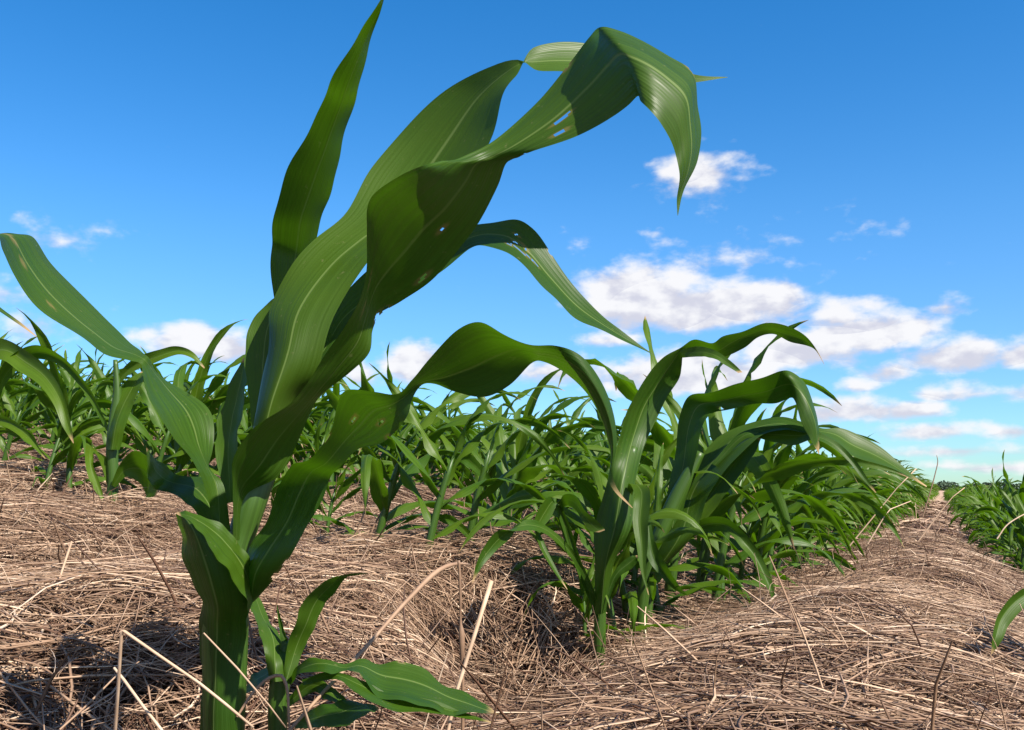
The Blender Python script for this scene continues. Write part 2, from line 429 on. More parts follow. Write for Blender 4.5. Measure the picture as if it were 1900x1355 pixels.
# the long leaf of the middle: dark rising blade, twist, fold, hanging end
L([(430, 1000, 446, 1004, .775, .785, 0), (431, 900, 458, 915, .755, .785, .004), (434, 848, 512, 879, .735, .785, .010), (468, 798, 542, 832, .73, .785, .012), (544, 750, 585, 754, .73, .775, .008), (577, 712, 606, 732, .735, .765, .006), (606, 658, 650, 694, .74, .765, .006), (637, 607, 685, 655, .745, .77, .006),
   (664, 548, 690, 612, .745, .78, .006), (677, 480, 705, 582, .74, .79, .010), (680, 425, 745, 556, .725, .80, .016), (682, 384, 800, 518, .715, .805, .02), (700, 355, 855, 458, .71, .81, .02), (745, 327, 895, 410, .71, .815, .018), (785, 312, 928, 350, .725, .815, .012), (822, 302, 942, 303, .755, .80, .004),
   (870, 285, 960, 295, .78, .79, 0), (920, 263, 988, 288, .795, .78, -.004), (1000, 195, 1060, 258, .805, .765, -.006), (1060, 115, 1130, 215, .80, .755, -.006), (1092, 70, 1162, 193, .785, .745, -.008), (1114, 50, 1182, 178, .765, .735, -.010),
   (1150, 56, 1190, 190, .765, .720, -.012), (1190, 72, 1205, 207, .765, .715, -.014), (1240, 98, 1222, 228, .765, .715, -.014), (1290, 130, 1240, 258, .76, .72, -.012), (1299, 200, 1252, 292, .755, .725, -.010), (1301, 245, 1258, 320, .75, .725, -.006), (1288, 300, 1259, 345, .745, .73, -.004), (1267, 350, 1257, 372, .74, .735, -.001), (1258, 400, 1257, 400, .735, .735, 0)],
  3, tip=False, N=260, M=41, lean=(4, 15, -.10), holes=((.80, .655, .022, .007), (.60, .665, .016, .010), (.66, .45, .02, .004), (.9, .40, .02, .006), (.25, .33, .012, .008), (.3, .30, .01, .006), (1.0, .325, .10, .010), (1.0, .345, .05, .006), (.0, .70, .03, .003), (1., .60, .03, .004), (0., .86, .025, .004)))
# drooping leaf behind with shot holes
L([(560, 700, 575, 712, .84, .84, 0), (592, 640, 612, 650, .86, .85, .004), (622, 571, 650, 605, .885, .87, .006), (675, 505, 715, 575, .91, .89, .01), (760, 455, 800, 520, .94, .91, .01), (850, 425, 872, 460, .95, .92, .006), (905, 410, 900, 452, .96, .92, .006), (952, 405, 935, 466, .955, .91, .01), (985, 428, 975, 500, .95, .90, .012), (1030, 480, 1015, 545, .945, .895, .012), (1078, 543, 1060, 582, .94, .90, .008), (1125, 592, 1110, 607, .93, .90, .004), (1165, 625, 1158, 632, .925, .915, .001), (1213, 658, 1213, 659, .92, .92, 0)],
  4, tip=False, M=41, N=220, holes=((.55, .60, .012, .010), (.66, .615, .012, .022), (.45, .625, .010, .014), (.72, .585, .014, .008), (.35, .60, .010, .009), (.58, .665, .012, .012), (.02, .70, .03, .006), (.5, .635, .012, .006), (.62, .645, .010, .014)))
# short pale sheath leaf at the left of the whorl
L([(470, 800, 500, 795, .83, .82, .0), (457, 700, 512, 705, .845, .83, .004), (455, 640, 520, 645, .855, .84, .006), (474, 586, 526, 600, .865, .85, .004), (503, 557, 540, 580, .865, .855, .002), (545, 545, 556, 560, .86, .86, 0)], 5, N=60)
# dark leaf behind the left of the stem
L([(420, 935, 436, 930, .83, .83, 0), (400, 840, 440, 825, .85, .84, .006), (405, 780, 449, 765, .87, .85, .008), (427, 712, 457, 715, .88, .86, .006), (452, 664, 456, 664, .89, .89, 0)], 6, N=60)
# large leaf to the left: lit blade, narrow twist, hanging end beyond the picture
L([(398, 1000, 428, 985, .785, .79, -.006), (382, 905, 414, 895, .775, .79, .004), (362, 850, 392, 866, .765, .80, .008), (322, 812, 395, 835, .765, .815, .012), (300, 790, 394, 795, .77, .825, .014), (284, 762, 384, 765, .775, .835, .014), (271, 722, 338, 722, .79, .85, .010), (266, 690, 303, 695, .80, .845, .006), (261, 674, 276, 662, .81, .82, 0), (240, 664, 262, 652, .80, .835, .001),
   (190, 655, 239, 638, .785, .86, -.008), (155, 636, 215, 613, .78, .87, -.012), (120, 613, 190, 588, .775, .875, -.014), (66, 564, 133, 528, .765, .87, -.014), (27, 506, 97, 484, .76, .86, -.012), (9, 466, 66, 439, .75, .845, -.010), (0, 440, 28, 436, .735, .82, -.006), (-22, 445, -12, 448, .72, .78, -.003), (-50, 474, -34, 484, .71, .75, -.001), (-56, 520, -40, 522, .70, .73, 0), (-40, 555, -30, 546, .70, .715, 0), (0, 580, 3, 572, .70, .71, 0), (38, 605, 41, 600, .70, .705, 0), (67, 625, 68, 624, .70, .70, 0)], 7, N=190, M=31, spots=((.55, .70, .05, .022), (.48, .66, .03, .010), (.6, .74, .02, .008), (.4, .62, .02, .006), (.52, .80, .02, .006), (.3, .55, .015, .004)))
# side leaf with a pale tip under it
L([(388, 985, 425, 965, .79, .79, .0), (352, 938, 398, 905, .80, .82, .004), (330, 922, 375, 886, .81, .84, .006), (300, 910, 330, 880, .82, .85, .006), (281, 904, 303, 862, .80, .83, .006), (274, 868, 284, 846, .78, .80, .003), (271, 829, 272, 830, .77, .77, 0)], 8, N=70)
# low leaf whose rim rolls over toward the viewer
L([(372, 1440, 438, 1440, .802, .783, -.013), (373, 1300, 442, 1300, .802, .783, -.013), (373, 1200, 450, 1200, .801, .783, -.014), (371, 1150, 459, 1152, .797, .778, -.016), (370, 1112, 464, 1122, .782, .765, -.02), (352, 1062, 458, 1075, .775, .755, -.02), (336, 1015, 442, 1030, .775, .75, -.018), (330, 975, 405, 985, .77, .75, -.012), (328, 952, 345, 954, .765, .755, 0)], 9, N=120, tip=False)
L([(461, 1140, 468, 1118, .762, .766, 0), (458, 1118, 468, 1080, .75, .765, .002), (441, 1089, 464, 1042, .735, .76, .006), (414, 1049, 440, 1002, .725, .755, .008), (387, 1013, 402, 969, .72, .75, .008), (361, 974, 357, 951, .725, .745, .003), (329, 955, 327, 951, .745, .75, 0)], 10, N=80)
# lower right leaf: broad dark blade, twist, long arch down to a dry tip
L([(458, 1128, 478, 1112, .775, .775, -.004), (455, 1050, 512, 1067, .77, .745, -.012), (466, 1012, 548, 1027, .775, .735, -.010), (494, 970, 579, 973, .785, .735, -.006), (510, 905, 597, 929, .775, .74, .004), (535, 869, 608, 893, .755, .740, .004), (580, 848, 630, 868, .745, .735, .003), (614, 800, 664, 834, .745, .735, .004), (630, 750, 706, 823, .745, .73, .006), (648, 721, 736, 800, .74, .73, .006), (700, 729, 758, 768, .735, .73, .004), (738, 731, 765, 740, .73, .73, .001),
   (765, 708, 788, 717, .72, .735, .002), (800, 665, 845, 731, .71, .745, .008), (850, 615, 903, 733, .70, .745, .014), (888, 599, 945, 710, .695, .74, .014), (935, 614, 988, 670, .69, .73, .010), (985, 631, 1012, 672, .69, .72, .006), (1030, 637, 1050, 694, .695, .72, -.004), (1075, 658, 1090, 734, .70, .715, -.008), (1112, 702, 1118, 790, .705, .715, -.008), (1136, 760, 1130, 838, .71, .715, -.006), (1141, 818, 1131, 868, .71, .715, -.003), (1135, 878, 1131, 893, .71, .712, 0), (1146, 908, 1142, 914, .705, .705, 0), (1174, 942, 1173, 943, .70, .70, 0)],
  11, N=200, M=25, lean=(5, 10, -.09), holes=((.72, .43, .03, .008), (.35, .39, .02, .01), (1.0, .06, .07, .008), (1., .085, .05, .005), (0., .33, .05, .006), (1., .42, .05, .004)))

# ---- small plant at its foot
sb = at(515, 1420, .86); sb[2] = ground_z(sb[0], sb[1])
small = empty("corn_plant", sb)
tag(small, "small corn seedling with short leaves at the foot of the tall plant", "corn plant", "corn plants")
stem_from("stem", [(515, 1460, .86, 15), (515, 1355, .86, 17), (517, 1290, .86, 18), (524, 1230, .86, 17), (530, 1190, .86, 8)], small, M_stem, 30, 14)
L = lambda rows, seed, **k: sheet_leaf("leaf", rows, small, M_leaf, seed=seed, **k)
L([(500, 1262, 533, 1262, .845, .845, -.008), (494, 1230, 533, 1225, .845, .85, -.006), (484, 1180, 525, 1192, .85, .865, .004), (468, 1135, 500, 1150, .86, .88, .004), (462, 1102, 478, 1105, .87, .88, .002), (460, 1085, 461, 1085, .875, .875, 0)], 21, N=50)
L([(524, 1215, 540, 1205, .86, .86, 0), (516, 1150, 526, 1165, .86, .86, .002), (513, 1120, 514, 1120, .86, .86, 0)], 22, N=30, M=7)
L([(524, 1262, 540, 1270, .845, .845, -.004), (535, 1192, 562, 1210, .84, .85, .004), (553, 1143, 584, 1161, .83, .85, .005), (564, 1114, 602, 1125, .83, .85, .005), (590, 1088, 622, 1098, .83, .85, .004), (637, 1066, 642, 1073, .835, .845, .001), (683, 1063, 683, 1065, .84, .84, 0)], 23, N=60)
L([(535, 1262, 540, 1270, .85, .85, 0), (556, 1234, 560, 1250, .83, .82, .002), (592, 1217, 610, 1247, .82, .80, .004), (636, 1234, 640, 1246, .82, .81, .001), (670, 1224, 662, 1252, .83, .80, .004), (715, 1228, 700, 1285, .84, .79, .008), (775, 1238, 770, 1310, .845, .785, .010), (850, 1280, 840, 1322, .84, .79, .006), (925, 1326, 924, 1328, .82, .80, 0)], 24, N=90, M=25, holes=((0., .62, .05, .012), (1., .45, .06, .02)))
L([(560, 1262, 562, 1272, .84, .83, 0), (620, 1246, 628, 1262, .81, .80, .002), (668, 1262, 660, 1284, .80, .78, .006), (720, 1286, 705, 1312, .80, .775, .008), (790, 1296, 782, 1322, .80, .78, .006), (850, 1318, 846, 1330, .80, .79, .003), (915, 1340, 914, 1342, .79, .79, 0)], 27, N=70)
L([(530, 1300, 536, 1312, .85, .85, 0), (572, 1262, 584, 1284, .84, .83, .004), (610, 1270, 604, 1298, .83, .81, .004), (640, 1296, 634, 1310, .82, .81, .002), (664, 1330, 663, 1331, .81, .81, 0)], 28, N=50)
L([(545, 1340, 548, 1352, .83, .825, 0), (575, 1318, 590, 1350, .81, .79, .002), (620, 1303, 645, 1344, .80, .77, .004), (655, 1300, 685, 1325, .80, .77, .003), (702, 1312, 703, 1316, .79, .785, 0)], 25, N=50)
L([(530, 1235, 534, 1262, .86, .85, 0), (500, 1236, 505, 1262, .88, .85, .004), (472, 1250, 478, 1275, .89, .86, .004), (450, 1285, 452, 1292, .89, .88, 0)], 26, N=40)

# ---- the second plant along the row, and the one close behind it
def second_plants():
    b2 = at(1114, 1196, 1.86)
    b2[2] = ground_z(b2[0], b2[1])
    p2 = empty("corn_plant", b2)
    tag(p2, "corn plant standing at the dark hollow in the straw, its top leaf spiked", "corn plant", "corn plants")
    stem_from("stem", [(1113, 1240, 1.86, 10), (1113, 1190, 1.86, 11), (1114, 1130, 1.86, 11), (1120, 1060, 1.86, 13), (1138, 970, 1.86, 17), (1158, 900, 1.86, 15), (1176, 830, 1.87, 8)], p2, M_stem, 40, 14)
    G = lambda rows, y0, sc, seed, par, **k: sheet_leaf("leaf", [(r[0], r[1], r[2], r[3], y0 + r[4], y0 + r[5], (r[6] if len(r) > 6 else 0) * sc) for r in rows], par, M_leaf, seed=seed, **k)
    G([(1104, 1140, 1124, 1135, -.02, -.02, -.01), (1103, 1040, 1140, 1045, -.02, -.04, -.015), (1105, 980, 1168, 985, 0, -.06, -.02), (1128, 890, 1180, 890, -.03, -.02, -.010), (1152, 808, 1206, 800, -.03, .03, .010), (1164, 757, 1232, 745, -.03, .04, .014), (1195, 705, 1258, 705, -.02, .04, .012), (1231, 664, 1266, 680, -.01, .02, .006), (1262, 646, 1272, 652, 0, 0, 0),
       (1286, 632, 1298, 655, -.03, 0, .002), (1322, 636, 1345, 662, -.05, -.01, .006), (1340, 622, 1378, 646, -.06, -.02, .006), (1380, 614, 1405, 624, -.06, -.03, .004), (1420, 601, 1436, 620, -.07, -.04, .006), (1455, 604, 1465, 634, -.07, -.05, .004), (1492, 622, 1496, 642, -.07, -.06, .002), (1512, 644, 1513, 650, -.07, -.07, 0), (1530, 677, 1530, 678, -.07, -.07, 0)], 1.86, 1.8, 31, p2, N=150)
    G([(1262, 650, 1266, 664, -.02, -.02), (1300, 643, 1302, 662, -.05, -.06, .002), (1335, 655, 1328, 667, -.08, -.09, .002), (1358, 672, 1348, 679, -.10, -.10, .001), (1378, 691, 1370, 692, -.11, -.11)], 1.86, 1.8, 32, p2, N=40, M=7)
    G([(1108, 1150, 1116, 1146, -.01, -.01), (1064, 1042, 1076, 1034, -.03, -.03, .004), (1040, 970, 1052, 962, -.04, -.04, .004), (1022, 922, 1036, 938, -.06, -.05, .004), (1002, 940, 1020, 962, -.09, -.06, .006), (992, 980, 1003, 988, -.11, -.09, .004), (1000, 1012, 1010, 1006, -.12, -.11, .003), (1022, 1052, 1028, 1047, -.13, -.12, .002), (1052, 1094, 1053, 1094, -.14, -.14)], 1.86, 1.2, 33, p2, N=70, M=9)
    G([(1052, 1020, 1060, 1016, -.03, -.03), (1036, 950, 1046, 946, -.04, -.04, .002), (1044, 920, 1052, 938, -.06, -.05, .003), (1070, 922, 1066, 945, -.09, -.08, .003), (1086, 948, 1078, 962, -.11, -.10, .002), (1120, 978, 1096, 986, -.12, -.11, .001), (1122, 984, 1112, 988, -.125, -.12)], 1.86, 1.2, 34, p2, N=50, M=9)
    G([(1160, 945, 1168, 942, -.03, -.03), (1166, 898, 1180, 902, -.05, -.05), (1177, 918, 1205, 908, -.09, -.10, .004), (1174, 970, 1203, 968, -.12, -.13, .006), (1181, 1012, 1202, 1012, -.135, -.14, .004), (1189, 1060, 1198, 1060, -.145, -.145, .001), (1203, 1104, 1204, 1104, -.15, -.15)], 1.86, 1.5, 35, p2, N=60, M=9)
    G([(1118, 1120, 1128, 1118, -.01, -.01), (1140, 1060, 1150, 1070, -.02, -.02, .002), (1165, 1035, 1178, 1050, -.02, -.03, .003), (1182, 1030, 1184, 1034, -.02, -.03)], 1.86, 1.5, 36, p2, N=30, M=7)
    G([(1105, 1120, 1112, 1116, -.02, -.02), (1062, 1040, 1070, 1030, -.06, -.06, .002), (1010, 990, 1014, 976, -.12, -.10, .003), (960, 985, 968, 968, -.18, -.15, .004), (925, 985, 945, 1000, -.20, -.17, .005), (898, 1015, 920, 1024, -.21, -.19, .004), (884, 1045, 897, 1048, -.22, -.21, .002), (876, 1080, 877, 1081, -.22, -.22)], 1.86, 1.2, 37, p2, N=60, M=9)
    b3 = at(1195, 1150, 2.05); b3[2] = ground_z(b3[0], b3[1])
    p3 = empty("corn_plant", b3)
    tag(p3, "corn plant crowded close behind the one at the hollow, broad leaf folded over above", "corn plant", "corn plants")
    stem_from("stem", [(1190, 1190, 2.05, 10), (1192, 1120, 2.05, 11), (1205, 1050, 2.05, 12), (1235, 970, 2.05, 15), (1268, 900, 2.05, 14), (1300, 840, 2.05, 8)], p3, M_stem, 40, 14)
    G([(1205, 1060, 1225, 1060, -.01, -.01, -.01), (1236, 985, 1290, 985, 0, -.05, -.01), (1262, 912, 1318, 915, .04, -.05, .01), (1293, 860, 1352, 868, .05, -.05, .014), (1339, 808, 1392, 822, .06, -.05, .014), (1396, 781, 1425, 802, .05, -.04, .01), (1445, 774, 1455, 798, .02, -.05, .006), (1490, 786, 1488, 805, -.02, -.06, .004), (1525, 794, 1522, 806, -.04, -.07, .003), (1560, 793, 1552, 820, -.03, -.09, .008), (1592, 806, 1580, 842, -.03, -.10, .010), (1632, 829, 1622, 858, -.04, -.10, .008), (1676, 868, 1670, 878, -.06, -.09, .002), (1720, 902, 1719, 904, -.08, -.08)], 2.05, 2, 41, p3, N=140)
    G([(1320, 860, 1330, 866, 0, 0), (1380, 800, 1392, 812, 0, -.02), (1435, 790, 1440, 822, -.02, -.06, .006), (1478, 790, 1474, 826, -.04, -.09, .008), (1515, 800, 1507, 816, -.07, -.09, .004), (1550, 818, 1541, 828, -.09, -.10, .002), (1584, 850, 1575, 857, -.11, -.11, .002), (1606, 882, 1598, 887, -.12, -.12, .001), (1626, 914, 1625, 915, -.12, -.12)], 2.05, 1.6, 42, p3, N=70, M=9)
    G([(1225, 1030, 1245, 1030, 0, 0, -.01), (1235, 940, 1270, 940, .02, 0, -.01), (1250, 850, 1288, 860, .03, -.02, 0), (1262, 775, 1300, 800, .02, -.03, .006), (1278, 736, 1318, 770, 0, -.03, .008), (1320, 728, 1350, 760, -.04, -.02, .008), (1365, 715, 1398, 752, -.07, -.02, .010), (1412, 701, 1440, 748, -.09, -.03, .010), (1448, 688, 1466, 738, -.09, -.05, .008), (1470, 692, 1474, 745, -.06, -.09, -.006), (1497, 715, 1486, 775, -.06, -.11, -.010), (1515, 762, 1499, 806, -.07, -.11, -.010), (1519, 802, 1509, 826, -.08, -.11, -.004), (1520, 843, 1519, 843, -.10, -.10)], 2.05, 1.8, 43, p3, N=140, holes=((.86, .47, .06, .006),))
    G([(1240, 1030, 1250, 1034, -.02, -.02), (1280, 978, 1288, 996, -.04, -.04, .003), (1322, 958, 1328, 986, -.07, -.06, .005), (1352, 964, 1352, 990, -.09, -.09, .006), (1382, 990, 1374, 1014, -.11, -.12, .006), (1410, 1026, 1396, 1040, -.12, -.13, .006), (1428, 1066, 1414, 1076, -.13, -.14, .004), (1437, 1098, 1429, 1102, -.14, -.14, .001), (1434, 1122, 1433, 1122, -.14, -.14)], 2.05, 1.5, 44, p3, N=70, M=11)
    G([(1195, 960, 1206, 955, -.10, -.10), (1199, 1000, 1214, 1000, -.12, -.12, .003), (1202, 1036, 1228, 1034, -.13, -.14, .006), (1228, 1072, 1246, 1064, -.14, -.16, .005), (1254, 1096, 1262, 1090, -.15, -.16, .001), (1281, 1108, 1281, 1109, -.15, -.15)], 2.05, 1.5, 45, p3, N=50, M=9)
    G([(1236, 1010, 1270, 1010, .03, .01, -.01), (1290, 930, 1330, 940, .05, .01, .006), (1335, 870, 1372, 882, .06, .02, .010), (1378, 822, 1402, 838, .06, .03, .008), (1410, 806, 1412, 812, .05, .05)], 2.05, 1.8, 46, p3, N=60, M=11)
second_plants()

# ---- leaf reaching in from a plant beyond the right edge
rb = at(1985, 1190, 1.30); rb[2] = ground_z(rb[0], rb[1])
right_plant = empty("corn_plant", rb)
tag(right_plant, "corn plant beyond the right edge, one dark leaf drooping into view over the straw", "corn plant", "corn plants")
stem_from("stem", [(1985, 1330, 1.30, 12), (1985, 1200, 1.30, 14), (1988, 1080, 1.30, 13), (2000, 980, 1.30, 9)], right_plant, M_stem, 30, 14)
sheet_leaf("leaf", [(1986, 1160, 1990, 1175, 1.29, 1.29, 0), (1950, 1080, 1962, 1100, 1.27, 1.27, .004), (1915, 1084, 1925, 1112, 1.25, 1.25, .005), (1880, 1105, 1898, 1130, 1.24, 1.24, .006), (1852, 1140, 1873, 1160, 1.23, 1.23, .006), (1842, 1180, 1858, 1190, 1.22, 1.22, .003), (1839, 1214, 1840, 1215, 1.22, 1.22, 0)], right_plant, M_leaf, seed=51, N=60)
sheet_leaf("leaf", [(1985, 1080, 1992, 1090, 1.30, 1.30, 0), (2010, 960, 2050, 980, 1.32, 1.28, .006), (2070, 900, 2100, 940, 1.32, 1.26, .008), (2150, 920, 2155, 960, 1.30, 1.24, .006), (2210, 1010, 2212, 1012, 1.28, 1.28, 0)], right_plant, M_leaf, seed=52, N=60)

# ------------------------------------------------------------------ corn of the field, grown
WIND = np.array([1.0, -0.12, 0.0])
def grow_leaf(r_, base, az, el, length, width, droop, wind, twist, n, m):
    d = np.array([math.cos(az) * math.cos(el), math.sin(az) * math.cos(el), math.sin(el)])
    w = np.array([-math.sin(az), math.cos(az), 0.])
    P = np.array(base, float); ds = length / (n - 1)
    C, W, Nn = [], [], []
    tw = 0.0
    for i in range(n):
        t = i / (n - 1)
        C.append(P.copy())
        w = w - d * np.dot(w, d); w /= np.linalg.norm(w)
        nn = np.cross(w, d)
        tw = twist * t * t
        ww = math.cos(tw) * w + math.sin(tw) * nn
        W.append(ww); Nn.append(np.cross(ww, d))
        d = d + (np.array([0, 0, -1.]) * droop * (.05 + t * 1.9) + WIND * wind * (.2 + t)) * ds / .4
        d /= np.linalg.norm(d)
        P = P + d * ds
    C, W, Nn = map(np.array, (C, W, Nn))
    t = np.linspace(0, 1, n)
    wd = width * np.clip(.45 + 3.2 * t, 0, 1) * (1 - t ** 2.2) ** .85
    wd[-1] = .0006
    j = np.linspace(-1, 1, m)
    f = r_.uniform(11, 24); p0 = r_.uniform(0, 6.3)
    G = C[:, None] + W[:, None] * (j[None] * wd[:, None] * .5)[..., None]
    fold = .30 * (1 - t * .5)
    G = G + Nn[:, None] * ((np.abs(j)[None] - .5) * (wd * fold)[:, None])[..., None]
    G = G + Nn[:, None] * (np.sin(f * t + p0)[:, None] * (j[None] ** 2 * np.sign(j)[None]) * (wd * .27)[:, None])[..., None]
    uv = np.stack(np.broadcast_arrays((j * .5 + .5)[None], t[:, None]), -1).reshape(-1, 2)
    return G.reshape(-1, 3), grid_faces(n, m), uv

def grow_plant(seed, H=.5, n=14, m=5, nleaf=9, sides=8):
    """parts of one plant about its own base: [(kind, V, quads, tris, uv)]"""
    r_ = np.random.default_rng(seed)
    parts = []
    hs = H * r_.uniform(.58, .68)
    zz = np.linspace(-.05, hs, 8)
    lean = r_.uniform(.10, .30); ly = r_.normal(0, .06)
    zc = np.maximum(zz, 0)
    path = np.c_[lean * zc ** 1.6 / hs ** .6 * .9, ly * zc, zz]
    rad = np.linspace(.0125, .0075, 8) * H / .5; rad[-1] *= .4
    V, q, tr, uv = tube(path, rad, sides)
    parts.append(("stem", V, q, tr, uv))
    az0 = r_.uniform(0, 6.28)
    for i in range(nleaf):
        f = i / (nleaf - 1)
        z = hs * (.16 + .80 * f ** .8)
        b = [np.interp(z, zz, path[:, 0]), np.interp(z, zz, path[:, 1]), z]
        az = az0 + i * math.pi + r_.normal(0, .5)
        el = math.radians(28 + 44 * f + r_.normal(0, 9))
        ln = H * (.30 + .70 * math.sin(math.pi * (.15 + .66 * f))) * r_.uniform(.85, 1.15)
        wd = H * .080 * (.45 + .65 * math.sin(math.pi * (.10 + .75 * f))) * r_.uniform(.85, 1.2)
        V, q, uv = grow_leaf(r_, b, az, el, ln, wd, r_.uniform(.9, 2.9) * (1.2 - .35 * f), r_.uniform(.5, 1.2) * (.5 + .7 * f), r_.normal(0, 1.7), n, m)
        parts.append(("leaf", V, q, [], uv))
    return parts

def joined(parts):
    V, Q, T, U, n = [], [], [], [], 0
    for _, v, q, t, u in parts:
        V.append(v); Q.append(np.asarray(q) + n); U.append(u)
        if len(t): T.append(np.asarray(t) + n)
        n += len(v)
    return np.concatenate(V), np.concatenate(Q), (np.concatenate(T) if T else None), np.concatenate(U)

NEAR = []
for k in range(9):
    pr = grow_plant(300 + k, .52, 18, 7, [10, 9, 8][k % 3], 10)
    NEAR.append([(nm, mesh_from(nm, v, q, t if len(t) else None, u)) for nm, v, q, t, u in pr])
    for nm, me in NEAR[-1]: me.materials.append(M_stem if nm == "stem" else M_leaf_far)
MIDM = []
for k in range(10):
    v, q, t, u = joined(grow_plant(400 + k, .50, 10, 4, 9, 5))
    me = mesh_from("corn_plant", v, q, t, u); me.materials.append(M_leaf_far); MIDM.append(me)
FARM = [joined([p for p in grow_plant(500 + k, .50, 6, 3, 8, 3)]) for k in range(8)]

def field():
    spots = []
    for k in range(-17, 9):
        p0 = ROW0 + SPACING * k
        step = .140
        for s in np.arange(-2, 75, step):
            p = p0 + RNG.normal(0, .018); ss = s + RNG.normal(0, .035)
            hsc = RNG.uniform(.66, 1.10)
            x, y = from_rows(p, ss)
            if y < 1.2: continue
            if k == 0 and ss < 2.55: continue          # the near row starts with the plants built above
            if k >= 1 and ss < 4.9 + .3 * k: continue
            if k == -1 and ss < 3.05: continue
            if k == -2 and ss < 2.5: continue
            if k == -3 and ss < 2.0: continue
            if abs(x) > y * .60 + .35: continue
            if RNG.random() < .06: continue
            if k >= 1: hsc *= .85
            dist = math.hypot(x, y)
            spots.append((dist, x, y, k, ss, hsc))
    spots.sort()
    return spots

ORD = ["first", "second", "third", "fourth", "fifth", "sixth", "seventh", "eighth", "ninth", "tenth", "eleventh", "twelfth"]
ROWNAME = {0: "in the row of the tall plant", 1: "in the row right of the straw alley", -1: "in the first row left of the tall plant", -2: "in the second row behind the tall plant", -3: "in the third row behind the tall plant"}
LOOK = ["with leaves streaming right", "with a drooping lower leaf", "with narrow curled leaves", "with a bare lower stem", "with glossy arched leaves", "with upright middle leaves"]
EXTRA = [  # single plants placed where the photograph shows them: (px of base, py, mesh, height in px, turn)
    (84, 908, 4, 190, 1.2), (128, 912, 7, 240, 2.0),
    (694, 1040, 2, 330, .3), (788, 1056, 5, 320, -.2), (866, 1032, 8, 300, .1), (930, 1018, 3, 270, .5),
    (604, 1002, 6, 170, .6),
    (1240, 1120, 1, 430, .2), (1300, 1095, 7, 400, -.4), (1172, 1115, 3, 260, 1.0),
    (1142, 1180, 5, 280, 2.2), (1222, 1140, 8, 280, 2.9), (1086, 1190, 6, 170, 1.8), (1168, 1160, 4, 300, 3.6), (1200, 1150, 1, 280, 1.5),
]
def on_ground(px, py):
    """where the line of sight through a photo pixel first meets the straw"""
    Y = np.linspace(1.0, 6.0, 1500); P = at(np.full(1500, px), np.full(1500, py), Y)
    hit = np.nonzero(P[:, 2] <= ground_z(P[:, 0], P[:, 1]) + .022)[0]
    i = hit[0] if len(hit) else 500
    return P[i], Y[i]
def put_near(variant, x, y, sc, turn, label):
    root = empty("corn_plant", (x, y, float(ground_z(x, y)) - .006))
    root.rotation_euler = (0, 0, turn); root.scale = (sc, sc, sc)
    for nm, me in NEAR[variant]:
        o = D.objects.new(nm, me); COL.objects.link(o); o.parent = root
    tag(root, label, "corn plant", "corn plants")

